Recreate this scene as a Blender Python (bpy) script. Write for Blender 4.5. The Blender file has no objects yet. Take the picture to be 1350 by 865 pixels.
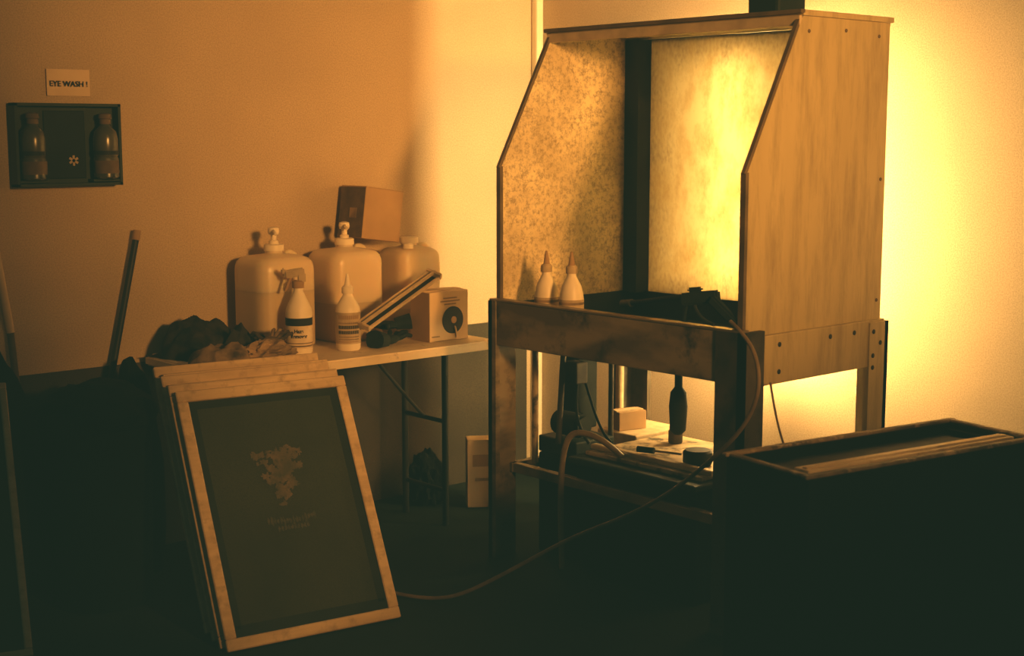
import bpy, bmesh, math, random
from mathutils import Vector, Matrix, Euler, noise
random.seed(7)
S=bpy.context.scene
COL=S.collection
rad=math.radians

# ------------------------------------------------------------ materials
def mat(name,c1,c2=None,scale=6.0,rough=.6,metal=0.0,bump=0.0,lo=.35,hi=.65,detail=6,stretch=(1,1,1),trans=0.0,spec=.3,c3=None,scale3=40,lo3=.55,hi3=.62,sub=0,st3=(1,1,1),r3n=.62):
    m=bpy.data.materials.new(name); m.use_nodes=True
    nt=m.node_tree; N=nt.nodes; L=nt.links
    b=N['Principled BSDF']
    b.inputs['Roughness'].default_value=rough
    b.inputs['Metallic'].default_value=metal
    b.inputs['Specular IOR Level'].default_value=spec
    if sub:
        b.inputs['Subsurface Weight'].default_value=sub; b.inputs['Subsurface Radius'].default_value=(.06,.04,.02); b.inputs['Subsurface Scale'].default_value=1
    tc=N.new('ShaderNodeTexCoord'); mp=N.new('ShaderNodeMapping')
    mp.inputs['Scale'].default_value=stretch
    L.new(tc.outputs['Object'],mp.inputs['Vector'])
    nz=N.new('ShaderNodeTexNoise'); nz.inputs['Scale'].default_value=scale; nz.inputs['Detail'].default_value=detail
    L.new(mp.outputs['Vector'],nz.inputs['Vector'])
    rp=N.new('ShaderNodeMapRange'); rp.inputs['From Min'].default_value=lo; rp.inputs['From Max'].default_value=hi
    L.new(nz.outputs['Fac'],rp.inputs['Value'])
    mx=N.new('ShaderNodeMix'); mx.data_type='RGBA'
    mx.inputs[6].default_value=(*c1,1); mx.inputs[7].default_value=(*(c2 or [x*.75 for x in c1]),1)
    L.new(rp.outputs['Result'],mx.inputs[0])
    out=mx.outputs[2]
    if c3:
        mp3=N.new('ShaderNodeMapping'); mp3.inputs['Scale'].default_value=st3; L.new(tc.outputs['Object'],mp3.inputs['Vector'])
        n3=N.new('ShaderNodeTexNoise'); n3.inputs['Scale'].default_value=scale3; n3.inputs['Detail'].default_value=8; n3.inputs['Roughness'].default_value=r3n
        L.new(mp3.outputs['Vector'],n3.inputs['Vector'])
        r3=N.new('ShaderNodeMapRange'); r3.inputs['From Min'].default_value=lo3; r3.inputs['From Max'].default_value=hi3
        L.new(n3.outputs['Fac'],r3.inputs['Value'])
        m3=N.new('ShaderNodeMix'); m3.data_type='RGBA'; m3.inputs[7].default_value=(*c3,1)
        L.new(out,m3.inputs[6]); L.new(r3.outputs['Result'],m3.inputs[0]); out=m3.outputs[2]
    L.new(out,b.inputs['Base Color'])
    if bump:
        bp=N.new('ShaderNodeBump'); bp.inputs['Strength'].default_value=bump; bp.inputs['Distance'].default_value=.004
        L.new(nz.outputs['Fac'],bp.inputs['Height']); L.new(bp.outputs['Normal'],b.inputs['Normal'])
    return m

M={}
M['wall']=mat('painted_wall',(.60,.47,.30),(.53,.41,.26),2.2,.85,bump=.15,c3=(.39,.295,.175),scale3=200,lo3=.40,hi3=.70)
M['wallshade']=mat('painted_wall_shade',(.075,.062,.038),(.048,.042,.027),3.2,.85,c3=(.036,.033,.022),scale3=200,lo3=.42,hi3=.7)  # dark colour imitating the shade below and left of the table
M['floor']=mat('dark_floor',(.014,.022,.016),(.008,.014,.010),3,.9,spec=.10)
M['black']=mat('black_plastic',(.012,.022,.016),(.008,.015,.011),8,.6,spec=.2)
M['deep']=mat('deep_black_surface',(.004,.008,.006),(.003,.005,.004),8,.9,spec=.05)
M['rubber']=mat('black_rubber',(.014,.022,.016),(.009,.015,.011),20,.75,spec=.2)
M['bag']=mat('black_bag',(.010,.015,.010),(.005,.009,.006),14,.7,spec=.15,bump=.3)
M['ragd']=mat('dark_cloth',(.035,.032,.02),(.010,.013,.009),14,.85,spec=.1,bump=.4,lo=.42,hi=.6)
M['rag']=mat('dirty_tan_rag',(.26,.185,.10),(.06,.048,.028),14,.85,spec=.1,bump=.4,lo=.42,hi=.6)
M['ply']=mat('stained_plywood',(.56,.47,.25),(.45,.37,.19),1.8,.45,stretch=(3,3,.9),lo=.25,hi=.75,c3=(.24,.19,.10),scale3=6,lo3=.47,hi3=.82,st3=(2.6,2.6,.35),r3n=.72)
M['rail']=mat('grimy_board',(.30,.24,.14),(.12,.095,.058),3.5,.6,lo=.4,hi=.6,stretch=(1,1,3),c3=(.04,.036,.024),scale3=9,lo3=.52,hi3=.68)
M['legm']=mat('dark_grimy_leg',(.09,.072,.042),(.04,.034,.022),3.5,.6,lo=.4,hi=.6,c3=(.02,.02,.013),scale3=9,lo3=.48,hi3=.66)
M['edge']=mat('dark_edge',(.17,.125,.066),(.09,.07,.036),8,.5)
M['splat']=mat('splattered_panel',(.95,.83,.57),(.62,.51,.31),4,.5,lo=.36,hi=.64,bump=.3,c3=(.36,.28,.15),scale3=60,lo3=.46,hi3=.64,r3n=.78)
M['steel']=mat('dull_metal',(.30,.25,.16),(.17,.14,.09),10,.4,metal=.5)
M['lightmetal']=mat('pale_metal_strip',(.75,.62,.4),(.5,.4,.25),10,.4,metal=.2)
M['lid']=mat('scratched_lid',(.50,.40,.25),(.26,.20,.12),7,.5,lo=.42,hi=.6,c3=(.06,.052,.03),scale3=14,lo3=.51,hi3=.61)
M['darksteel']=mat('dark_steel',(.03,.032,.022),(.018,.022,.015),10,.5,metal=.2)
M['wood']=mat('pale_wood',(.68,.51,.29),(.54,.39,.21),7,.55,stretch=(1,6,6),bump=.1,c3=(.38,.27,.14),scale3=26,lo3=.52,hi3=.74)
M['barwood']=mat('bright_worn_wood',(.97,.80,.52),(.78,.61,.36),7,.45,stretch=(1,6,6),c3=(.45,.33,.18),scale3=14,lo3=.58,hi3=.75)
M['mesh']=mat('green_screen_mesh',(.054,.062,.031),(.032,.041,.022),3.2,.8,spec=.12,lo=.3,hi=.7,c3=(.028,.038,.022),scale3=260,lo3=.45,hi3=.7)
M['border']=mat('dark_screen_border',(.024,.032,.020),(.018,.025,.016),9,.8,spec=.12)
M['stencil']=mat('peach_stencil',(.155,.118,.062),(.070,.070,.036),16,.85,lo=.34,hi=.66,c3=(.055,.06,.031),scale3=70,lo3=.46,hi3=.72)
M['stencil2']=mat('faint_stencil',(.08,.076,.039),(.05,.057,.03),50,.8,lo=.42,hi=.58)
M['table']=mat('laminate_top',(.86,.72,.50),(.72,.59,.38),6,.5,c3=(.38,.28,.15),scale3=18,lo3=.6,hi3=.72)
M['jug']=mat('milky_plastic',(.76,.62,.41),(.68,.55,.36),4,.35,spec=.5,sub=.5)
M['jugliq']=mat('liquid_in_plastic',(.62,.49,.30),(.55,.43,.26),4,.35,spec=.5,sub=.4)
M['white']=mat('white_plastic',(.92,.82,.64),(.84,.74,.55),8,.4,spec=.4)
M['label']=mat('printed_label',(.56,.44,.27),(.42,.33,.2),30,.6)
M['labelw']=mat('white_printed_label',(.78,.66,.46),(.64,.52,.35),30,.6)
M['ink']=mat('dark_ink',(.02,.025,.018),(.014,.018,.013),12,.7)
M['card']=mat('cardboard',(.42,.28,.14),(.35,.23,.11),6,.8)
M['carddark']=mat('dark_cardboard',(.10,.072,.04),(.16,.115,.06),20,.8)
M['cardpale']=mat('pale_cardboard',(.76,.59,.37),(.66,.51,.31),6,.8)
M['oldwood']=mat('worn_dark_wood',(.34,.25,.135),(.12,.094,.054),9,.6,lo=.4,hi=.6,c3=(.70,.54,.31),scale3=16,lo3=.55,hi3=.68)
M['paper']=mat('crumpled_paper',(.42,.29,.15),(.16,.115,.06),9,.8,bump=.4)
M['greencase']=mat('green_case',(.024,.040,.022),(.016,.028,.016),12,.5)
M['amberbottle']=mat('dark_green_bottle',(.085,.082,.045),(.038,.044,.026),10,.25,spec=.7)
M['hose']=mat('dirty_hose',(.24,.17,.085),(.13,.095,.052),14,.5)
M['palehose']=mat('pale_hose',(.30,.225,.125),(.18,.13,.07),14,.5)
M['sign']=mat('paper_sign',(.78,.61,.40),(.70,.54,.35),6,.8)
M['trim']=mat('white_trim',(.85,.75,.55),(.8,.7,.5),6,.5)
M['liquid']=mat('dark_liquid',(.012,.016,.010),(.05,.042,.023),14,.6,lo=.48,hi=.65,spec=.2)

def panel_mat():
    m=bpy.data.materials.new('backlit_translucent_sheet'); m.use_nodes=True
    nt=m.node_tree; N=nt.nodes; L=nt.links
    N.remove(N['Principled BSDF']); o=N['Material Output']
    tc=N.new('ShaderNodeTexCoord'); mp=N.new('ShaderNodeMapping'); mp.inputs['Scale'].default_value=(1,1,.6)
    L.new(tc.outputs['Object'],mp.inputs['Vector'])
    n=N.new('ShaderNodeTexNoise'); n.inputs['Scale'].default_value=12; n.inputs['Detail'].default_value=10; n.inputs['Roughness'].default_value=.74
    L.new(mp.outputs['Vector'],n.inputs['Vector'])
    r=N.new('ShaderNodeValToRGB'); r.color_ramp.elements[0].position=.36; r.color_ramp.elements[0].color=(.28,.24,.145,1)
    r.color_ramp.elements[1].position=.56; r.color_ramp.elements[1].color=(.37,.34,.24,1)
    L.new(n.outputs['Fac'],r.inputs['Fac'])
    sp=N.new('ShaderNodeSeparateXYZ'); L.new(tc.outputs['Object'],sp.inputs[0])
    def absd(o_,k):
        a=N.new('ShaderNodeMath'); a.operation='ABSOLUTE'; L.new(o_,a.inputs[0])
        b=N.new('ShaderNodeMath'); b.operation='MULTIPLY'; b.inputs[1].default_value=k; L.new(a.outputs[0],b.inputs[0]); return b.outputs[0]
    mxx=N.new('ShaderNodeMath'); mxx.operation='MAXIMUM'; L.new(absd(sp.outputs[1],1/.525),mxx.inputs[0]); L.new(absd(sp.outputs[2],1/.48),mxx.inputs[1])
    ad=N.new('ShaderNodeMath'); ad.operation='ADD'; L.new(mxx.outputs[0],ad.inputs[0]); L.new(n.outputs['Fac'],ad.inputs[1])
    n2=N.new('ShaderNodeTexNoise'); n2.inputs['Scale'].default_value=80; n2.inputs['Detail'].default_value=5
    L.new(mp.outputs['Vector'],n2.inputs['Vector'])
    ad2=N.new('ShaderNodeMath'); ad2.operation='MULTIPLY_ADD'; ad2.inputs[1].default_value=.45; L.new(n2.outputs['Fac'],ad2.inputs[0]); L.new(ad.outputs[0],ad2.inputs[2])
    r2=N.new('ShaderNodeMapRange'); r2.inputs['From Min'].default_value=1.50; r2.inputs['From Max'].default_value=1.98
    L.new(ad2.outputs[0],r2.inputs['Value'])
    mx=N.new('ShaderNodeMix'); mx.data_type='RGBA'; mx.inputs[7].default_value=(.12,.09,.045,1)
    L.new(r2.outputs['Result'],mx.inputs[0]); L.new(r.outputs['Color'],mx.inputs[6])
    t=N.new('ShaderNodeBsdfTranslucent'); d=N.new('ShaderNodeBsdfDiffuse')
    L.new(mx.outputs[2],t.inputs['Color']); L.new(mx.outputs[2],d.inputs['Color'])
    ms=N.new('ShaderNodeMixShader'); ms.inputs[0].default_value=.3
    L.new(t.outputs[0],ms.inputs[1]); L.new(d.outputs[0],ms.inputs[2]); L.new(ms.outputs[0],o.inputs['Surface'])
    return m
M['panel']=panel_mat()
def emis(name,c,s):
    m=bpy.data.materials.new(name); m.use_nodes=True; b=m.node_tree.nodes['Principled BSDF']
    b.inputs['Emission Color'].default_value=(*c,1); b.inputs['Emission Strength'].default_value=s
    return m

# ------------------------------------------------------------ mesh helpers
def finish(bm,name,m,smooth=False,parent=None,loc=(0,0,0),rot=(0,0,0),ang=40):
    me=bpy.data.meshes.new(name); bm.normal_update(); bm.to_mesh(me); bm.free()
    ob=bpy.data.objects.new(name,me); COL.objects.link(ob)
    for x in (m if isinstance(m,(list,tuple)) else [m]): me.materials.append(x)
    if smooth:
        for p in me.polygons: p.use_smooth=True
        try: me.set_sharp_from_angle(angle=rad(ang))
        except Exception: pass
    ob.location=loc; ob.rotation_euler=rot
    if parent is not None: adopt(ob,parent)
    return ob
def root(p):
    v=Vector((0,0,0))
    while p is not None:
        v+=Vector(p.location); p=p.parent
    return v
def adopt(ob,parent):
    ob.location=Vector(ob.location)-root(parent); ob.parent=parent
def tag(o,label,cat,group=None):
    o['label']=label; o['category']=cat
    if group: o['group']=group
def thing(name,label,cat,loc=(0,0,0),group=None,local=False):
    e=bpy.data.objects.new(name,None); COL.objects.link(e); e.empty_display_size=.1
    e.location=(0,0,0) if local else loc
    tag(e,label,cat,group); return e
def add_box(bm,c,s,R=None):
    g=bmesh.ops.create_cube(bm,size=1.0)
    T=Matrix.Translation(c)
    if R is not None: T=T@R.to_4x4()
    bmesh.ops.transform(bm,matrix=T@Matrix.Diagonal((s[0],s[1],s[2],1)),verts=g['verts'])
    return g['verts']
def box(name,c,s,m,parent=None,bev=.003,rot=(0,0,0)):
    bm=bmesh.new(); add_box(bm,(0,0,0),s)
    if bev: bmesh.ops.bevel(bm,geom=bm.edges[:],offset=bev,segments=2,affect='EDGES',profile=.5)
    return finish(bm,name,m,False,parent,c,rot)
def add_cyl(bm,a,b,r,r2=None,seg=16):
    a=Vector(a); b=Vector(b); d=b-a
    q=d.to_track_quat('Z','Y').to_matrix().to_4x4()
    bmesh.ops.create_cone(bm,cap_ends=True,segments=seg,radius1=r,radius2=r if r2 is None else r2,depth=d.length,matrix=Matrix.Translation((a+b)/2)@q)
def cyl(name,a,b,r,m,parent=None,r2=None,seg=20):
    bm=bmesh.new(); a=Vector(a); b=Vector(b); mid=(a+b)/2
    add_cyl(bm,a-mid,b-mid,r,r2,seg)
    return finish(bm,name,m,True,parent,mid)
def add_lathe(bm,prof,seg=28,off=(0,0,0)):
    rings=[]
    for r,z in prof:
        rings.append([bm.verts.new((off[0]+max(r,.0004)*math.cos(2*math.pi*i/seg),off[1]+max(r,.0004)*math.sin(2*math.pi*i/seg),off[2]+z)) for i in range(seg)])
    for a,b in zip(rings,rings[1:]):
        for i in range(seg):
            bm.faces.new((a[i],a[(i+1)%seg],b[(i+1)%seg],b[i]))
    bm.faces.new(rings[0][::-1]); bm.faces.new(rings[-1])
def lathe(name,prof,m,parent=None,loc=(0,0,0),seg=28,rot=(0,0,0)):
    bm=bmesh.new(); add_lathe(bm,prof,seg)
    return finish(bm,name,m,True,parent,loc,rot)
def tube(name,pts,r,m,parent=None):
    cu=bpy.data.curves.new(name,'CURVE'); cu.dimensions='3D'; cu.bevel_depth=r; cu.bevel_resolution=4; cu.use_fill_caps=True
    sp=cu.splines.new('NURBS'); sp.points.add(len(pts)-1)
    o0=Vector(pts[0])
    for p,q in zip(sp.points,pts): p.co=(*(Vector(q)-o0),1)
    sp.use_endpoint_u=True; sp.order_u=4; sp.resolution_u=10
    t=bpy.data.objects.new('tmp',cu); COL.objects.link(t)
    dg=bpy.context.evaluated_depsgraph_get()
    me=bpy.data.meshes.new_from_object(t.evaluated_get(dg)); me.name=name
    bpy.data.objects.remove(t); bpy.data.curves.remove(cu)
    me.materials.clear(); me.materials.append(m)
    for p in me.polygons: p.use_smooth=True
    ob=bpy.data.objects.new(name,me); COL.objects.link(ob); ob.location=o0
    if parent is not None: adopt(ob,parent)
    return ob
def text(name,s,size,m,parent,loc,rot=(rad(90),0,0),ext=.0006,wrap=None,bold=0):
    cu=bpy.data.curves.new(name,'FONT'); cu.body=s; cu.size=size; cu.extrude=ext; cu.align_x='CENTER'; cu.align_y='CENTER'; cu.offset=bold
    t=bpy.data.objects.new('tmp',cu); COL.objects.link(t)
    dg=bpy.context.evaluated_depsgraph_get()
    me=bpy.data.meshes.new_from_object(t.evaluated_get(dg)); me.name=name
    bpy.data.objects.remove(t); bpy.data.curves.remove(cu)
    me.materials.clear(); me.materials.append(m)
    if wrap:
        for v in me.vertices:
            x,y,z=v.co; a=x/wrap; R=wrap+.0005+z
            v.co=Vector((R*math.sin(a),y,-wrap+R*math.cos(a)))
    ob=bpy.data.objects.new(name,me); COL.objects.link(ob); ob.location=loc; ob.rotation_euler=rot
    adopt(ob,parent); return ob
def blob(name,c,s,m,amp=.25,freq=3,seed=0,parent=None,sub=4):
    bm=bmesh.new(); bmesh.ops.create_icosphere(bm,subdivisions=sub,radius=1)
    for v in bm.verts:
        n=noise.fractal(v.co*freq+Vector((seed*7.3,seed*3.1,0)),.8,2.0,4)
        p=v.co*(1+amp*n)
        if p.z<-.55: p.z=-.55
        v.co=Vector((p.x*s[0],p.y*s[1],(p.z+.55)*s[2]))
    return finish(bm,name,m,True,parent,c)
def drape(name,c,sx,sy,h,m,seed,rot=0):
    """soft folded cloth heap: low height field with rolling folds"""
    bm=bmesh.new(); n=64; g=[]
    for j in range(n+1):
        row=[]
        for i in range(n+1):
            u=i/n*2-1; v=j/n*2-1
            k=1+.22*noise.noise(Vector((u*1.7+seed,v*1.7,seed)))
            rr=math.sqrt(u*u+v*v)
            env=max(0,1-min(1,rr)**3)
            w=noise.noise(Vector((u*1.3+seed,v*1.3,seed*5)))
            w2=noise.noise(Vector((u*3.1,v*2.3+seed,seed*2)))
            crease=1-abs(noise.noise(Vector((u*2.2,v*2.2,seed*4))))*2
            z=h*env**.5*(.62+.45*w+.16*w2+.22*crease)
            row.append(bm.verts.new((u*sx*k,v*sy*k,max(.001,z))))
        g.append(row)
    for j in range(n):
        for i in range(n): bm.faces.new((g[j][i],g[j][i+1],g[j+1][i+1],g[j+1][i]))
    return finish(bm,name,m,True,None,c,(0,0,rot),ang=75)

# ------------------------------------------------------------ room
def struct(o): o['kind']='structure'; return o
struct(box('wall_left',(-3.5,.05,1.4),(9.4,.1,2.8),M['wall'],bev=0))
struct(box('wall_right',(.05,-4.3,1.4),(.1,8.6,2.8),M['wall'],bev=0))
struct(box('floor',(-3.45,-4.25,-.05),(9.3,8.7,.1),M['floor'],bev=0))
struct(box('trim_1',(-.022,-.022,1.4),(.04,.04,2.8),M['trim'],bev=.008))
struct(box('wall_shade_panel',(-3.62,-.004,.355),(7.1,.008,.71),M['wallshade'],bev=.001))  # added thin panel, painted shade on the lower left wall
struct(box('baseboard_right',(-.008,-4.3,.05),(.016,8.5,.1),M['floor'],bev=.003))

# ------------------------------------------------------------ washout booth
B=thing('washout_booth','tall wooden screen washout booth with glowing backlit panel','booth',(-.71,-1.515,0))
PR=[(-1.07,.93),(-1.07,1.43),(-.82,1.905),(-.36,1.905),(-.36,.93)]
def side(y0,y1,m,lab):
    cx,cy=-.71,(y0+y1)/2
    bm=bmesh.new()
    a=[bm.verts.new((x-cx,y0-cy,z)) for x,z in PR]; b=[bm.verts.new((x-cx,y1-cy,z)) for x,z in PR]
    bm.faces.new(a); bm.faces.new(b[::-1])
    for i in range(5): bm.faces.new((a[i],b[i],b[(i+1)%5],a[(i+1)%5]))
    bmesh.ops.recalc_face_normals(bm,faces=bm.faces[:])
    o=finish(bm,'side_panel',m,False,B,(cx,cy,0)); o['label']=lab; return o
far=side(-.978,-.96,M['splat'],'splatter-stained inner side panel')
near=side(-2.09,-2.072,M['ply'],'stained plywood side panel')
def edge_strip(yc):
    bm=bmesh.new()
    for (x0,z0),(x1,z1) in zip(PR[:3],PR[1:4]):
        a=Vector((x0+.71,0,z0)); b=Vector((x1+.71,0,z1)); d=b-a
        R=d.to_track_quat('Z','Y').to_matrix()
        add_box(bm,(a+b)/2,(.014,.020,d.length+.008),R)
    return finish(bm,'edge_trim',M['edge'],False,B,(-.71,yc,0))
edge_strip(-.969); edge_strip(-2.081)
box('back_post',(-.400,-1.005,1.42),(.09,.085,.96),M['ink'],B,.002)
box('back_board',(-.362,-1.525,1.897),(.012,1.09,.014),M['edge'],B,.002)
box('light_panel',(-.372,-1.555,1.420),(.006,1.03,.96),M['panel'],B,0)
box('roof',(-.59,-1.525,1.914),(.48,1.15,.018),M['ply'],B,.003)
box('front_fascia',(-.83,-1.525,1.890),(.014,1.13,.032),M['lightmetal'],B,.003)
box('fascia_trim',(-.832,-1.525,1.917),(.022,1.15,.014),M['edge'],B,.003)
o=box('front_rail',(-1.085,-1.527,.875),(.03,1.156,.16),M['rail'],B,.004); o['label']='grimy splattered front rail'
box('rail_lip',(-1.083,-1.527,.958),(.04,1.156,.008),M['steel'],B,.002)
box('side_apron',(-.71,-2.098,.86),(.70,.022,.155),M['ply'],B,.003)
box('side_apron',(-.71,-.958,.86),(.70,.022,.155),M['rail'],B,.003)
box('back_apron',(-.36,-1.525,.86),(.022,1.13,.155),M['rail'],B,.003)
def leg(xf,yf,sx,sy,ztop,m,wx=.105,wy=.105):
    bm=bmesh.new(); t=.02
    add_box(bm,(sx*wx/2,sy*t/2,ztop/2),(wx,t,ztop)); add_box(bm,(sx*t/2,sy*wy/2,ztop/2),(t,wy,ztop))
    bmesh.ops.recalc_face_normals(bm,faces=bm.faces[:])
    return finish(bm,'leg',m,False,B,(xf,yf,0))
leg(-1.105,-2.115,1,1,.955,M['legm']); leg(-1.105,-.945,1,-1,.955,M['rail'],.115,.040)
leg(-.345,-2.115,-1,1,.93,M['ply']); leg(-.345,-.935,-1,-1,.93,M['legm'])
bm=bmesh.new()
add_box(bm,(0,0,-.005),(.68,1.10,.01))
for sx in (-1,1): add_box(bm,(sx*.335,0,.04),(.01,1.10,.1))
for sy in (-1,1): add_box(bm,(0,sy*.545,.04),(.66,.01,.1))
finish(bm,'basin',M['darksteel'],False,B,(-.725,-1.525,.855))
for x,z in ((-.92,.905),(-.92,.82),(-.66,.905),(-.53,.905),(-.43,.90),(-.43,.82),(-.39,.86),(-.43,.78)):
    yy=-2.115 if x>-.46 else -2.109
    lathe('screw',[(.008,0),(.008,.002),(.005,.004)],M['darksteel'],B,(x,yy,z),12,(rad(90),0,0))
for x,z in ((-.79,1.86),(-.60,1.87),(-.42,1.86),(-.385,1.0),(-.385,1.4)):
    lathe('screw',[(.006,0),(.006,.002),(.004,.004)],M['edge'],B,(x,-2.09,z),12,(rad(90),0,0))
box('stretcher',(-1.0,-1.525,.33),(.03,1.14,.035),M['steel'],B,.003)
box('stretcher',(-.72,-.965,.33),(.6,.03,.035),M['steel'],B,.003)
dp=cyl('drain_pipe',(-.72,-1.52,.85),(-.72,-1.52,.66),.014,M['rubber'],B)
lathe('drain_trap',[(.014,0),(.028,.015),(.033,.10),(.028,.15),(.014,.17)],M['rubber'],dp,(-.72,-1.52,.50))
cyl('waste_pipe',(-.50,-1.02,.85),(-.50,-1.02,.05),.016,M['label'],B)
cyl('waste_pipe',(-.98,-1.06,.85),(-.98,-1.06,.36),.012,M['lid'],B)

for yy,xx,z0,z1,e,r in ((-1.45,-.215,.66,1.86,145,.045),(-1.99,-.305,.66,1.86,24,.016)):
    K=thing('fluorescent_lamp','vertical fluorescent tube lamp glowing behind the booth','lamp',(xx,yy,z0),'tube lamps behind the booth')
    cyl('tube',(xx,yy,z0+.02),(xx,yy,z1-.02),r,emis('lamp_glow',(1,.62,.23),e),K)
    cyl('end_cap',(xx,yy,z0),(xx,yy,z0+.02),r+.004,M['white'],K); cyl('end_cap',(xx,yy,z1-.02),(xx,yy,z1),r+.004,M['white'],K)
    cyl('stand',(xx,yy,0),(xx,yy,z0),.008,M['darksteel'],K)

K=thing('black_container','small black plastic container sitting on the booth roof','container',(-.53,-1.76,1.923))
box('body',(-.53,-1.76,1.923+.085),(.15,.13,.17),M['black'],K,.012)
box('lid',(-.53,-1.76,1.923+.175),(.16,.14,.02),M['ply'],K,.006)

K=thing('pump_unit','dark pump motor on a stand beneath the wash basin','pump',(-.80,-1.08,0))
box('stand',(-.80,-1.10,.19),(.22,.2,.38),M['deep'],K,.01)
mo=cyl('motor',(-.86,-1.06,.495),(-.86,-1.18,.495),.045,M['rubber'],K)
cyl('fan_cover',(-.86,-1.18,.495),(-.86,-1.195,.495),.036,M['black'],mo)
box('mount',(-.80,-1.09,.41),(.20,.20,.06),M['black'],K,.006)
box('control_box',(-.76,-1.06,.60),(.11,.09,.28),M['rubber'],K,.008)
box('junction_box',(-.86,-1.145,.69),(.06,.07,.08),M['legm'],K,.006)
cyl('outlet_pipe',(-.92,-1.12,.43),(-.90,-1.13,.845),.011,M['legm'],K)
cyl('outlet_pipe',(-.70,-1.17,.43),(-.70,-1.17,.845),.010,M['legm'],K)
tube('cable',[(-.82,-1.15,.66),(-.86,-1.23,.60),(-.88,-1.28,.50),(-.86,-1.33,.46)],.005,M['rubber'],K)
tube('cable',[(-.84,-1.15,.72),(-.90,-1.18,.60),(-.92,-1.2,.52),(-.90,-1.26,.45)],.006,M['rubber'],K)

K=thing('sump_tank','black rectangular sump tank with pale lid beneath the booth','tank',(-.75,-1.56,0))
bm=bmesh.new(); vs=add_box(bm,(0,0,.2),(.50,.56,.40))
for v in vs:
    if v.co.z<.1: v.co.x*=.9; v.co.y*=.93
bmesh.ops.bevel(bm,geom=bm.edges[:],offset=.015,segments=3,affect='EDGES')
finish(bm,'tank_body',M['deep'],False,K,(-.75,-1.56,0))
box('tank_rim',(-.75,-1.56,.41),(.53,.59,.025),M['black'],K,.008)
ld=box('lid',(-.73,-1.56,.43),(.44,.54,.016),M['lid'],K,.004); ld['label']='pale scratched metal lid'
box('lid_rib',(-.90,-1.56,.445),(.03,.56,.02),M['lightmetal'],ld,.005)
lathe('cap',[(.045,0),(.05,.01),(.05,.045),(.042,.052)],M['black'],ld,(-.82,-1.70,.438))
tube('tank_hose',[(-1.04,-1.27,.02),(-1.045,-1.26,.28),(-1.04,-1.265,.50),(-1.02,-1.34,.53),(-.98,-1.42,.50),(-.93,-1.45,.44)],.011,M['palehose'],K)
K=box('plastic_tray',(-.52,-1.15,.395),(.26,.20,.09),M['label'],None,.006); tag(K,'pale plastic tray block beneath the booth beside the tank','tray')
K=box('tray_stand',(-.52,-1.15,.175),(.2,.18,.35),M['deep'],None,.006); tag(K,'black plastic stand holding up a pale tray','stand')
K=thing('screwdriver','small dark screwdriver lying on the sump tank lid','tool',(-.86,-1.5,.444),)
cyl('handle',(-.84,-1.44,.452),(-.82,-1.50,.452),.011,M['rubber'],K); cyl('shaft',(-.82,-1.50,.452),(-.79,-1.60,.452),.004,M['steel'],K)
K=thing('small_jar','small dark plastic jar standing on the tank lid','jar',(-.62,-1.42,.4385))
lathe('jar_body',[(.024,0),(.026,.005),(.026,.045),(.02,.052)],M['legm'],K,(-.62,-1.42,.4385)); lathe('jar_lid',[(.023,0),(.023,.012),(.019,.015)],M['label'],K,(-.62,-1.42,.489))
K=thing('spare_carton','small brown cardboard carton on the tray under the booth','carton',local=True)
box('carton_body',(0,0,.035),(.12,.08,.07),M['card'],K,.002); box('carton_flap',(0,0,.0715),(.118,.04,.003),M['label'],K,0)
K.location=(-.57,-1.13,.441); K.rotation_euler=(0,0,rad(-14))

K=thing('spray_gun','black pressure washer spray gun lying on the booth rail','spray gun',(-1.07,-1.93,.965))
wa=cyl('wand',(-.99,-1.52,.985),(-1.06,-1.86,1.045),.008,M['rubber'],K)
cyl('nozzle',(-.985,-1.50,.982),(-.998,-1.555,.99),.014,M['darksteel'],wa)
bm=bmesh.new()
add_box(bm,(0,0,0),(.032,.13,.040),Euler((rad(-8),0,rad(12))).to_matrix())
add_box(bm,(-.002,.02,.024),(.022,.05,.016),Euler((rad(-8),0,rad(12))).to_matrix())
add_box(bm,(.004,-.095,-.035),(.028,.125,.030),Euler((rad(38),0,rad(8))).to_matrix())
bmesh.ops.bevel(bm,geom=bm.edges[:],offset=.006,segments=2,affect='EDGES')
gb=finish(bm,'gun_body',M['rubber'],False,K,(-1.075,-1.92,1.045))
tube('trigger',[(-1.08,-1.90,1.025),(-1.085,-1.915,.995),(-1.09,-1.95,.975),(-1.09,-1.99,.970)],.005,M['darksteel'],gb)
cyl('guard',(-1.075,-1.87,1.03),(-1.07,-1.85,.966),.008,M['rubber'],gb)
K=tube('pressure_hose',[(-1.085,-2.05,.985),(-1.10,-2.12,.95),(-1.125,-2.185,.91),(-1.13,-2.21,.80),(-1.14,-2.16,.68),(-1.145,-2.05,.575),(-1.17,-1.95,.48),(-1.20,-1.85,.40),(-1.25,-1.73,.325),(-1.30,-1.60,.262),(-1.40,-1.42,.13),(-1.47,-1.31,.05),(-1.55,-1.24,.009),(-1.62,-1.12,.008),(-1.66,-.95,.008),(-1.60,-.70,.008),(-1.45,-.55,.008)],.0066,M['hose'])
tag(K,'thin worn hose drooping from the spray gun to the floor','hose')
K=tube('power_cable',[(-1.0,-2.14,.80),(-1.0,-2.17,.66),(-.97,-2.2,.56),(-.93,-2.2,.50),(-.9,-2.22,.30),(-.9,-2.2,.01)],.0035,M['hose'])
tag(K,'thin cable hanging beside the booth leg','cable')

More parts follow.
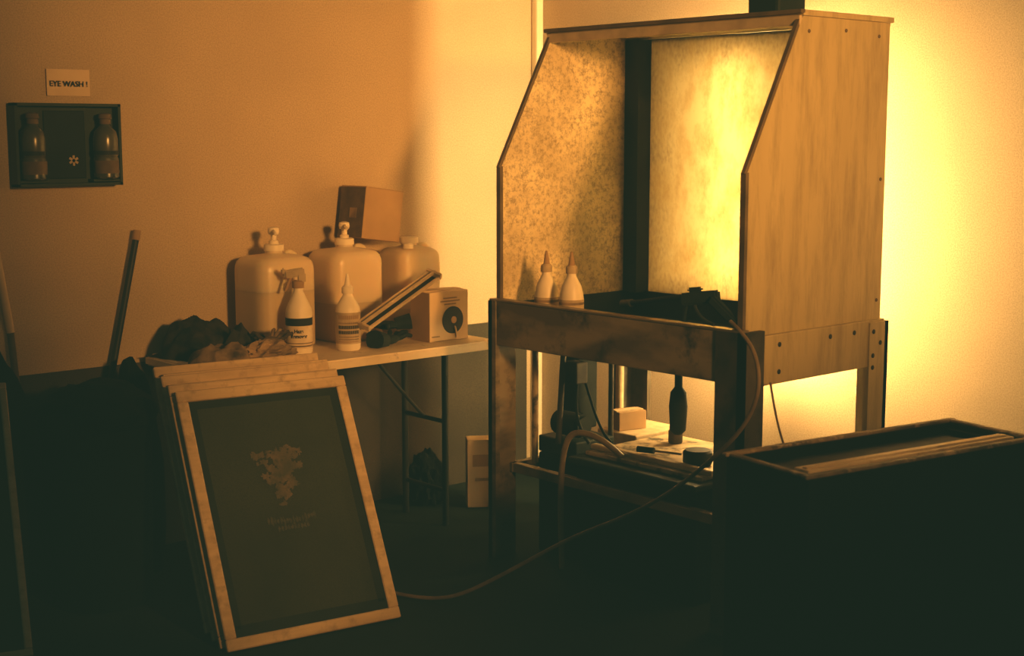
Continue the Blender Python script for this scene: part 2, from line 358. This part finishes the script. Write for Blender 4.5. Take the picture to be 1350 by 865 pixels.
def squeeze(loc,h,lab):
    K=thing('squeeze_bottle',lab,'bottle',loc,'squeeze bottles in the booth')
    x,y,z=loc
    bd=lathe('bottle_body',[(.038,0),(.043,.006),(.043,h*.42),(.040,h*.5),(.034,h*.58),(.022,h*.66),(.016,h*.70),(.016,h*.74)],M['white'],K,loc)
    cp=lathe('cap',[(.02,0),(.02,.022),(.014,.028)],M['label'],K,(x,y,z+h*.73))
    lathe('nozzle',[(.012,0),(.009,.02),(.004,h*.17)],M['card'],cp,(x,y,z+h*.73+.026))
    bm=bmesh.new(); add_lathe(bm,[(.0438,0),(.0438,h*.22)])
    finish(bm,'label_band',M['label'],True,bd,(x,y,z+h*.2))
    bm=bmesh.new(); add_lathe(bm,[(.0441,0),(.0441,h*.03)])
    finish(bm,'label_stripe',M['paper'],True,bd,(x,y,z+h*.36))
squeeze((-1.0,-1.140,.857),.285,'white squeeze bottle with pointed nozzle in the booth')
squeeze((-1.0,-1.268,.857),.29,'white squeeze bottle with cone nozzle beside another bottle')

# ------------------------------------------------------------ folding table
TC=-1.38
T=thing('folding_table','pale laminate folding table with dark metal tube legs against the wall','table',(TC,-.31,0))
bm=bmesh.new(); add_box(bm,(0,0,0),(1.24,.59,.035))
bmesh.ops.bevel(bm,geom=[e for e in bm.edges if abs(e.verts[0].co.z-e.verts[1].co.z)>.01],offset=.04,segments=5,affect='EDGES')
bmesh.ops.bevel(bm,geom=[e for e in bm.edges if abs(e.verts[0].co.z-e.verts[1].co.z)<.001],offset=.006,segments=2,affect='EDGES')
finish(bm,'table_top',M['table'],False,T,(TC,-.31,.7225))
for lx in (-.95,-1.85):
    for ly in (-.50,-.24):
        cyl('leg',(lx,ly,.0),(lx,ly,.705),.013,M['darksteel'],T)
    cyl('leg_crossbar',(lx,-.50,.14),(lx,-.24,.14),.009,M['darksteel'],T)
    sgn=-1 if lx>-1.4 else 1
    tube('folding_brace',[(lx,-.37,.42),(lx+sgn*.1,-.37,.52),(lx+sgn*.26,-.37,.70)],.007,M['darksteel'],T)
    cyl('leg_crossbar',(lx,-.50,.42),(lx,-.24,.42),.009,M['darksteel'],T)
box('apron_bar',(TC,-.31,.69),(1.0,.03,.03),M['darksteel'],T,.003)

def jug(X,Y,r,h,pump,lab,liq=.62):
    K=thing('plastic_jug',lab,'jug',(X,Y,.74),'large plastic jugs on the table')
    def sq(name,prof,m,z0):
        bm=bmesh.new(); seg=48; rings=[]
        for rr,z in prof:
            ring=[]
            for i in range(seg):
                a=2*math.pi*i/seg; e=5.0 if rr>.07 else 2.0
                k=1/((abs(math.cos(a))**e+abs(math.sin(a))**e)**(1/e))
                ring.append(bm.verts.new((rr*k*math.cos(a)*.97,rr*k*math.sin(a)*.92,z)))
            rings.append(ring)
        for a,b in zip(rings,rings[1:]):
            for i in range(seg): bm.faces.new((a[i],a[(i+1)%seg],b[(i+1)%seg],b[i]))
        bm.faces.new(rings[0][::-1]); bm.faces.new(rings[-1])
        return finish(bm,name,m,True,K,(X,Y,z0))
    rr=r*.90
    lv=h*liq
    top=[(rr,h*.83),(rr*.99,h*.875),(rr*.95,h*.92),(rr*.86,h*.957),(rr*.70,h*.98),(.04,h),(.033,h+.004),(.033,h+.018)]
    sq('liquid_fill',[(rr*.92,0),(rr,.012),(rr,lv)],M['jugliq'],.741)
    bd=sq('jug_body',[(rr,lv)]+top,M['jug'],.741)
    cp=lathe('cap',[(.038,0),(.038,.022),(.03,.026)],M['white'],K,(X,Y,.741+h+.012))
    if pump:
        z=.741+h+.036
        lathe('pump_stem',[(.018,0),(.018,.012),(.011,.016),(.011,.035),(.019,.038),(.022,.05),(.020,.062),(.008,.066)],M['white'],cp,(X,Y,z))
        tube('pump_spout',[(X,Y,z+.05),(X-.012,Y-.02,z+.052),(X-.02,Y-.04,z+.05),(X-.022,Y-.05,z+.040)],.007,M['white'],cp)
    else:
        lathe('vent_cap',[(.022,0),(.022,.018),(.016,.022)],M['white'],K,(X-.05,Y-.06,.741+h-.006))
    tube('handle',[(X+.05,Y,.741+h*.975),(X+.055,Y,.741+h+.012),(X+.09,Y,.741+h+.006),(X+.10,Y,.741+h*.94)],.009,M['jug'],K)
jug(-1.51,-.165,.145,.355,True,'milky plastic jug with pump top, partly filled, on the table',.62)
jug(-1.185,-.165,.14,.362,True,'milky plastic jug with pump top beneath a cardboard box',.42)
jug(-.865,-.165,.12,.352,False,'milky plastic jug with screw cap behind a small carton',.30)

def open_box(K,s,m1,m2):
    bm=bmesh.new(); add_box(bm,(0,0,s[2]/2),s)
    for f in bm.faces:
        if f.normal.x<-.5: f.material_index=1
    bmesh.ops.bevel(bm,geom=bm.edges[:],offset=.002,segments=1,affect='EDGES')
    return finish(bm,'carton',[m1,m2],False,K,(0,0,0))
K=thing('cardboard_box','small brown cardboard box with darker left side on the jugs','box',local=True)
open_box(K,(.205,.15,.205),M['card'],M['carddark'])  # left face takes the darker cardboard
box('top_flap',(0,-.038,.2065),(.20,.072,.003),M['card'],K,0); box('top_flap',(0,.038,.2065),(.20,.072,.003),M['card'],K,0)
box('tape',(0,0,.2085),(.205,.03,.001),M['cardpale'],K,0)
box('printed_label',(-.1035,-.01,.10),(.002,.04,.04),M['paper'],K,0)
K.location=(-1.020,-.096,1.122); K.rotation_euler=(0,rad(8),rad(6))

K=thing('small_carton','small pale printed carton with dark round emblem near table edge','carton',local=True)
open_box(K,(.20,.12,.195),M['cardpale'],M['card'])
bm=bmesh.new(); add_lathe(bm,[(.054,0),(.054,.0015)],32); d1=finish(bm,'emblem_disc',M['ink'],True,K,(.018,-.0605,.080),(rad(90),0,0))
bm=bmesh.new(); add_lathe(bm,[(.014,0),(.014,.0012)],28); finish(bm,'emblem_center',M['card'],True,K,(.022,-.0622,.080),(rad(90),0,0))
tube('emblem_tick',[(.024,-.063,.055),(.028,-.066,.048),(.032,-.066,.03),(.032,-.066,.01)],.004,M['cardpale'],K)
for zz,w in ((.168,.07),(.156,.10),(.144,.06),(.020,.04)):
    box('printed_line',(.005 if zz>.1 else -.07,-.0605,zz),(w,.001,.005),M['paper'],K,0)
box('top_flap',(0,0,.1965),(.198,.05,.003),M['cardpale'],K,0)
K.location=(-.92,-.43,.741); K.rotation_euler=(0,0,rad(2))

K=thing('spray_bottle','white trigger spray bottle with printed label on the table','bottle',local=True,group='spray bottles on the table')
bd=lathe('bottle_body',[(.043,0),(.047,.006),(.047,.128),(.045,.142),(.038,.158),(.030,.172),(.022,.188),(.017,.198),(.017,.212)],M['white'],K)
bm=bmesh.new(); add_lathe(bm,[(.0476,0),(.0476,.095)]); finish(bm,'label_band',M['labelw'],True,bd,(0,0,.018))
bm=bmesh.new(); add_lathe(bm,[(.0480,0),(.0480,.024)]); finish(bm,'label_stripe',M['ink'],True,bd,(0,0,.091))
bm=bmesh.new(); add_lathe(bm,[(.0480,0),(.0480,.005)]); finish(bm,'label_stripe',M['paper'],True,bd,(0,0,.024))
bm=bmesh.new(); add_lathe(bm,[(.0480,0),(.0480,.003)]); finish(bm,'label_stripe',M['paper'],True,bd,(0,0,.034))
lathe('neck_collar',[(.021,0),(.021,.02),(.016,.024)],M['card'],K,(0,0,.208))
bm=bmesh.new()
add_box(bm,(-.012,0,.255),(.07,.024,.026),Euler((0,rad(-8),0)).to_matrix()); add_box(bm,(.012,0,.24),(.03,.022,.035))
add_box(bm,(-.052,0,.262),(.016,.018,.018))
bmesh.ops.bevel(bm,geom=bm.edges[:],offset=.005,segments=2,affect='EDGES')
hd=finish(bm,'spray_head',M['label'],False,K)
tube('trigger',[(-.022,0,.245),(-.034,0,.232),(-.036,0,.215),(-.046,0,.198)],.006,M['card'],hd)
text('label_text','Haze\nRemover',.0160,M['ink'],bd,(0,-.0478,.066),wrap=.0478,bold=.0006)
K.location=(-1.540,-.375,.741); K.rotation_euler=(0,0,rad(-34)); K.scale=(1.04,1.04,1.17)
K=thing('spray_bottle','white dispensing bottle with conical nozzle on the table','bottle',local=True,group='spray bottles on the table')
bd=lathe('bottle_body',[(.040,0),(.044,.006),(.044,.135),(.042,.15),(.033,.168),(.022,.185),(.017,.195),(.017,.205)],M['white'],K)
bm=bmesh.new(); add_lathe(bm,[(.0446,0),(.0446,.11)]); finish(bm,'label_band',M['label'],True,bd,(0,0,.025))
for zz,hh,mm in ((.031,.004,'card'),(.039,.004,'paper'),(.048,.004,'paper'),(.060,.012,'ink'),(.078,.012,'ink'),(.096,.005,'paper'),(.112,.014,'card')):
    bm=bmesh.new(); seg=12
    for i in range(seg):
        a0=-3.0+1.8*i/seg; a1=a0+.115
        v=[bm.verts.new((.0451*math.cos(a),.0451*math.sin(a),z)) for a,z in ((a0,0),(a1,0),(a1,hh),(a0,hh))]; bm.faces.new(v)
    finish(bm,'label_print',M[mm],False,bd,(0,0,zz))
cp=lathe('cap',[(.021,0),(.021,.02),(.013,.028)],M['white'],K,(0,0,.20))
lathe('nozzle',[(.012,0),(.009,.015),(.004,.042)],M['white'],cp,(0,0,.226))
K.location=(-1.355,-.425,.741); K.scale=(1.06,1.06,1.07)

K=thing('aluminum_channel','long metal channel frame leaning across the small carton','tool',local=True)
bm=bmesh.new()
for yy,zz in ((-.028,0),(0,.012),(.028,0)): add_box(bm,(0,yy,zz),(.44,.008,.012))
add_box(bm,(.215,0,.004),(.012,.07,.02)); add_box(bm,(-.215,0,.004),(.012,.07,.02))
finish(bm,'channel_bars',M['lightmetal'],False,K)
box('blade',(0,.0,-.008),(.42,.05,.004),M['ink'],K,0)
K.location=(-1.135,-.455,.915); K.rotation_euler=(rad(18),rad(-22.5),rad(9))

def glove(loc,rz,seed,lab,sc=1.0,m='rubber'):
    random.seed(seed)
    bm=bmesh.new()
    g=bmesh.ops.create_icosphere(bm,subdivisions=3,radius=1)
    for v in g['verts']:
        n=noise.noise(v.co*2+Vector((seed,0,0)))
        v.co=Vector((v.co.x*.055,v.co.y*.045,v.co.z*.02+.02+n*.006))
    for i in range(5):
        a=-.6+.3*i
        if i==4: a=1.3
        L=.065-.006*abs(i-1.5)
        prev=Vector((.04*math.cos(a),.036*math.sin(a)*1.3,.02))
        for k in range(3):
            q=prev+Vector((math.cos(a)*L/2.6,math.sin(a)*L/2.6,random.uniform(.0,.016)*(1 if k<2 else -1)))
            add_cyl(bm,prev,q,.011-.001*k,.0105-.0012*k,10)
            bmesh.ops.create_icosphere(bm,subdivisions=2,radius=.0105-.001*k,matrix=Matrix.Translation(q)); prev=q
    add_cyl(bm,(-.04,0,.02),(-.11,.01,.03),.032,.042,14)
    for v in bm.verts: v.co.z=max(v.co.z,0.0)
    ob=finish(bm,'rubber_glove',M[m],True,None,loc,(0,0,rz)); ob.scale=(sc,sc,sc)
    tag(ob,lab,'glove','crumpled gloves on the table'); return ob
glove((-1.165,-.42,.742),rad(30),3,'crumpled black rubber glove beside the small carton',.95)
glove((-1.125,-.36,.790),rad(160),5,'black rubber glove lying on another glove',.85)
g=glove((-1.69,-.42,.785),rad(70),8,'tan work glove draped over crumpled paper bag',.8,'rag'); g.rotation_euler=(rad(10),rad(-20),rad(30))

def crumple(name,c,s,m,seed,lab,cat,amp=.5):
    bm=bmesh.new(); bmesh.ops.create_icosphere(bm,subdivisions=4,radius=1)
    for v in bm.verts:
        q=v.co.copy()
        n=noise.cell(q*3.3+Vector((seed,seed,seed)))*.35+noise.noise(q*4.1+Vector((seed,0,0)))*.7
        p=q*(1+amp*n); z=max(p.z,-.45)+.45
        v.co=Vector((p.x*s[0],p.y*s[1],z*s[2]))
    ob=finish(bm,name,m,False,None,c); tag(ob,lab,cat); return ob
crumple('paper_bag',(-1.75,-.47,.742),(.11,.06,.05),M['paper'],4,'crumpled brown paper bag lying on the table','paper bag')
for (x,y,sx,sy,sz,sd,mm,lab,rt) in ((-1.84,-.15,.15,.13,.13,2.3,'ragd','heap of dark crumpled cloth on the table',.3),(-1.90,-.42,.10,.11,.095,21.7,'rag','low heap of dirty tan rags at the table end',.8),(-1.72,-.29,.08,.09,.115,6.4,'ragd','dark crumpled rag behind a paper bag',1.2),(-1.68,-.55,.11,.04,.035,9.1,'card','flattened brown paper scrap at the table edge',.1)):
    o=drape('crumpled_rag' if mm!='card' else 'paper_scrap',(x,y,.741),sx,sy,sz,M[mm],sd,rt)
    if mm!='card': tag(o,lab,'rag','crumpled rags on the table')
    else: tag(o,lab,'paper')

K=thing('added_bin','added black bin with liner filling in shade beside the table','trash bin',(-2.38,-.44,0))  # near-black bin added as dark bulk in place of corner shade
lathe('added_bin_body',[(.16,0),(.165,.01),(.178,.56),(.185,.57),(.185,.60)],M['deep'],K,(-2.38,-.44,0))
blob('added_bin_liner',(-2.38,-.44,.58),(.185,.185,.10),M['deep'],.18,1.8,3,K)
for (x,y,sx,sy,sz,sd) in ((-2.62,-.15,.16,.12,.54,4),(-2.13,-.20,.09,.13,.48,8)):  # near-black bags added to darken the lower left wall
    o=blob('shade_bag',(x,y,0),(sx,sy,sz),M['deep'],.12,1.6,sd); tag(o,'added black bag filling in shade on the floor by the wall','trash bag','added shade-filling bags by the wall')

K=thing('squeegee_pole','dark wooden pole with pale cap leaning against the wall','pole',(-2.29,-.07,0))
cyl('shaft',(-2.29,-.045,.0),(-2.012,-.035,1.165),.012,M['darksteel'],K)
cyl('tip',(-2.012,-.035,1.165),(-2.003,-.032,1.20),.014,M['card'],K)
K=thing('broom','wooden broom handle leaning against the wall','broom',(-2.45,-.06,0))
cyl('shaft',(-2.45,-.07,.05),(-2.49,-.035,.87),.012,M['edge'],K)
cyl('handle_grip',(-2.49,-.035,.87),(-2.535,-.022,1.24),.014,M['cardpale'],K)
box('broom_head',(-2.45,-.075,.03),(.2,.05,.06),M['rubber'],K,.01)

# ------------------------------------------------------------ screen frames
LEAN=rad(28.5)
def screen(w,h,t,bx,by,bz,rz,lean,lab,group,marks=False,bw=.036):
    K=thing('screen_frame',lab,'screen frame',local=True,group=group)
    bm=bmesh.new()
    add_box(bm,(0,0,bw/2),(w,t,bw)); add_box(bm,(0,0,h-bw/2),(w,t,bw))
    for s in (-1,1): add_box(bm,(s*(w/2-bw/2),0,h/2),(bw,t*.98,h-2*bw))
    bmesh.ops.bevel(bm,geom=bm.edges[:],offset=.003,segments=1,affect='EDGES')
    finish(bm,'wooden_frame',M['wood'],False,K)
    ms=box('mesh_screen',(0,t*.20,h/2),(w-1.9*bw,.002,h-1.9*bw),M['mesh'],K,0)
    if marks:
        y=t*.20-.0022
        bm=bmesh.new(); iw=w-2*bw; ih=h-2*bw; q=.026
        add_box(bm,(0,0,h/2-ih/2+q*.7),(iw,.001,q*1.4)); add_box(bm,(0,0,h/2+ih/2-q/2),(iw,.001,q))
        for s in (-1,1): add_box(bm,(s*(iw/2-q/2),0,h/2),(q,.001,ih-2*q))
        finish(bm,'inner_border',M['border'],False,ms,(0,y+.0012,0))
        def splat(bm,cx,cz,rx,rz_,seed,amp,dy):
            vs=[]
            for i in range(26):
                a=2*math.pi*i/26
                k=max(.3,1+amp*noise.noise(Vector((math.cos(a)*2+seed,math.sin(a)*2,seed))))
                vs.append(bm.verts.new((cx+rx*k*math.cos(a),dy,cz+rz_*k*math.sin(a))))
            bm.faces.new(vs)
        random.seed(11); bm=bmesh.new()
        core=[(-.052,.705,.024,12),(-.01,.69,.028,18),(.038,.70,.025,14),(.0,.64,.030,22),(.018,.59,.030,20),(-.034,.61,.024,12),(.060,.665,.020,8),(.0,.55,.024,12)]
        c=0
        for cx,cz,sd,nn in core:
            for _ in range(nn):
                c+=1
                splat(bm,cx+random.gauss(0,sd*.65),cz*h+random.gauss(0,sd*.65),random.uniform(.004,.014),random.uniform(.004,.013),c*1.37,.9,-.00001*c)
        finish(bm,'stencil_mark',M['stencil'],False,ms,(0,y,0))
        bm=bmesh.new()
        for k in range(16): splat(bm,-.075+.0105*k,h*.455-.010*math.sin(math.pi*k/15),.0042,.010+.004*math.sin(k*1.7),k*1.3,.9,-.00002*k)
        for k in range(10): splat(bm,-.045+.011*k,h*.418,.0042,.008,k*2.9,.9,-.00002*k)
        finish(bm,'stencil_lettering',M['stencil2'],False,ms,(0,y,0))
    K.location=(bx,by,bz); K.rotation_euler=(-lean,0,rz)
    return K
rz=rad(-9); dirv=Vector((-math.sin(rz),math.cos(rz),0)); wv=Vector((math.cos(rz),math.sin(rz),0))
t=.019; n=6
base=Vector((-2.045,-1.220,0))
labs=['wooden screen printing frame with green mesh and faded stencil']+['wooden screen printing frame stacked behind others against the table']*5
for i in range(n):
    p=base+dirv*(i*.033/math.cos(LEAN))+wv*[0,-.008,.012,-.002,.018,.002][i]
    h=.832+.010*i+[0,.006,-.008,.006,-.004,.006][i]
    screen(.588,h,t,p.x,p.y,math.sin(LEAN)*t/2,rz,LEAN,labs[i],'stack of screen printing frames',i==0)
rz2=rad(-16)
for i in range(2):
    dv=Vector((-math.sin(rz2),math.cos(rz2),0)); wv2=Vector((math.cos(rz2),math.sin(rz2),0))
    p=Vector((-2.785,-.82,0))-wv2*(.28+.02*i)+dv*(.036*i)
    screen(.56,.86,.026,p.x,p.y,.007,rz2,rad(28),'wooden screen printing frame leaning near the added bin','screen frames leaning by the added bin',bw=.022)

K=thing('pale_carton','narrow pale printed carton standing on the floor under the table','carton',local=True)
open_box(K,(.125,.08,.29),M['cardpale'],M['cardpale'])
box('printed_line',(0,-.0405,.2),(.08,.001,.05),M['card'],K,0)
box('printed_line',(0,-.0405,.12),(.06,.001,.012),M['paper'],K,0)
K.location=(-.645,-.36,.0); K.rotation_euler=(0,0,rad(-34))
crumple('dark_sack',(-.79,-.17,0),(.075,.07,.15),M['bag'],12,'dark crumpled sack standing on the floor under the table','sack',.3)

# ------------------------------------------------------------ rectangular dip tank
K=thing('dip_tank','long dark rectangular dip tank with worn wooden rim beside the booth','tank',local=True)
L_,W_,H_=.86,.31,.70
bm=bmesh.new()
for s in (-1,1):
    add_box(bm,(0,s*(W_/2-.012),H_/2),(L_,.024,H_)); add_box(bm,(s*(L_/2-.012),0,H_/2),(.024,W_-.048,H_))
add_box(bm,(0,0,.01),(L_-.04,W_-.04,.02))
for s in (-1,1): add_box(bm,(s*(L_/2-.035),0,H_-.022),(.024,W_-.05,.02))
finish(bm,'tank_body',M['deep'],False,K)
bm=bmesh.new()
for s in (-1,1):
    add_box(bm,(0,s*(W_/2-.005),H_+.005),(L_+.03,.022,.010)); add_box(bm,(s*(L_/2-.005),0,H_+.005),(.022,W_+.0,.009))
bmesh.ops.bevel(bm,geom=bm.edges[:],offset=.003,segments=1,affect='EDGES')
o=finish(bm,'rim',M['oldwood'],False,K); o['label']='worn brown rim'
box('liquid_surface',(0,0,H_-.030),(L_-.05,W_-.05,.004),M['liquid'],K,0)
LOC=Vector((-1.130,-2.640,0)); RZ=rad(-9.5)
K.location=LOC; K.rotation_euler=(0,0,RZ)
yy=-.085; ww=.055
bm=bmesh.new(); add_box(bm,(0,0,0),(.78,ww,.018)); add_box(bm,(0,0,.010),(.76,ww*.35,.006))
bmesh.ops.bevel(bm,geom=bm.edges[:],offset=.002,segments=2,affect='EDGES')
o=finish(bm,'wooden_bar',M['barwood'],False,None,LOC+Vector((-yy*math.sin(RZ),yy*math.cos(RZ),H_-.0025)),(0,0,RZ))
tag(o,'long broad pale wooden bar lying lengthwise in the dip tank','bar')

# ------------------------------------------------------------ eye wash station
EX=-2.262
K=thing('eyewash_station','dark green wall-mounted eye wash case holding two bottles','eye wash station',(EX,-.0,1.37))
box('backboard',(EX,-.012,1.51),(.385,.02,.285),M['greencase'],K,.006)
bm=bmesh.new()
for s in (-1,1):
    add_box(bm,(s*.1875,0,0),(.01,.05,.285)); add_box(bm,(0,0,s*.1375),(.385,.05,.01))
finish(bm,'case_rim',M['greencase'],False,K,(EX,-.045,1.51))
ip=box('instruction_plate',(EX,-.026,1.51),(.15,.006,.235),M['black'],K,.003)
for s in (-1,1):
    box('bottle_shelf',(EX+s*.132,-.045,1.385),(.10,.05,.010),M['greencase'],K,.002)
    bm=bmesh.new(); add_lathe(bm,[(.0445,0),(.0445,.014)]); finish(bm,'bottle_strap',M['ink'],True,K,(EX+s*.132,-.068,1.475))
bm=bmesh.new()
for k in range(3): add_box(bm,(0,0,0),(.008,.002,.036),Euler((0,rad(60*k),0)).to_matrix())
finish(bm,'star_emblem',M['label'],False,ip,(EX+.028,-.031,1.455))
for s in (-1,1):
    X=EX+s*.132
    K=thing('eyewash_bottle','dark eye wash bottle with cap held in the green case','bottle',(X,-.068,1.391),'eye wash bottles')
    bd=lathe('bottle_body',[(.036,0),(.043,.006),(.043,.07),(.040,.077),(.043,.084),(.043,.14),(.038,.165),(.024,.18),(.018,.188),(.018,.195)],M['amberbottle'],K,(X,-.068,1.391))
    cp=lathe('cap',[(.02,0),(.02,.016),(.024,.020),(.022,.034),(.012,.038)],M['carddark'],K,(X,-.068,1.582))
    bm=bmesh.new(); add_lathe(bm,[(.0436,0),(.0436,.045)]); finish(bm,'label_band',M['carddark'],True,bd,(X,-.068,1.41))
K=thing('eye_wash_sign','small taped paper sign reading EYE WASH on the wall','sign',(-2.232,-.002,1.725))
bm=bmesh.new(); bmesh.ops.create_grid(bm,x_segments=10,y_segments=6,size=.5)
for v in bm.verts:
    x,y=v.co.x,v.co.y
    v.co=Vector((x*.158,y*.092,.004+.010*abs(x)**2*2+.003*abs(noise.noise(Vector((x*3,y*3,1))))))
sg=finish(bm,'sign_paper',M['sign'],True,K,(-2.232,0,1.725),(rad(90),0,0))
text('sign_text','EYE WASH !',.0265,M['ink'],K,(-2.232,-.0125,1.720),bold=.0004)

# ------------------------------------------------------------ lights
def spot(name,loc,tgt,e,size,r):
    l=bpy.data.lights.new(name,'SPOT'); l.energy=e; l.color=(1,.42,.09); l.spot_size=rad(size); l.spot_blend=1.0; l.shadow_soft_size=r
    o=bpy.data.objects.new(name,l); COL.objects.link(o); o.location=loc
    o.rotation_euler=(Vector(tgt)-Vector(loc)).to_track_quat('-Z','Y').to_euler()
spot('key_spot',(-2.45,-6.8,2.3),(-.72,0,1.84),1480,35.5,.35)
spot('added_frame_spot',(-2.45,-6.9,2.1),(-1.96,-1.1,.38),720,14,.2)  # added fill light for the screen frames only, no actual lamp there

w=bpy.data.worlds.new('World'); S.world=w; w.use_nodes=True
w.node_tree.nodes['Background'].inputs['Color'].default_value=(.62,.72,.40,1)
w.node_tree.nodes['Background'].inputs['Strength'].default_value=.035
vs=S.view_settings
try:
    vs.view_transform='Standard'
    vs.use_curve_mapping=True
    cm=vs.curve_mapping
    for ci,lift in ((0,.0100),(1,.0185),(2,.0120)):
        cm.curves[ci].points[0].location=(0.0,lift)
    cm.update()
except Exception: pass

# ------------------------------------------------------------ camera
cd=bpy.data.cameras.new('Camera'); cam=bpy.data.objects.new('Camera',cd); COL.objects.link(cam)
p=rad(7.8); a=rad(48.5)
cam.location=(-4.41,-4.81,1.55)
d=Vector((math.cos(a)*math.cos(p),math.sin(a)*math.cos(p),-math.sin(p)))
cam.rotation_euler=d.to_track_quat('-Z','Y').to_euler()
cd.sensor_width=36; cd.lens=50; cd.clip_end=60
cd.dof.use_dof=True; cd.dof.focus_distance=5.0; cd.dof.aperture_fstop=3.5
S.camera=cam
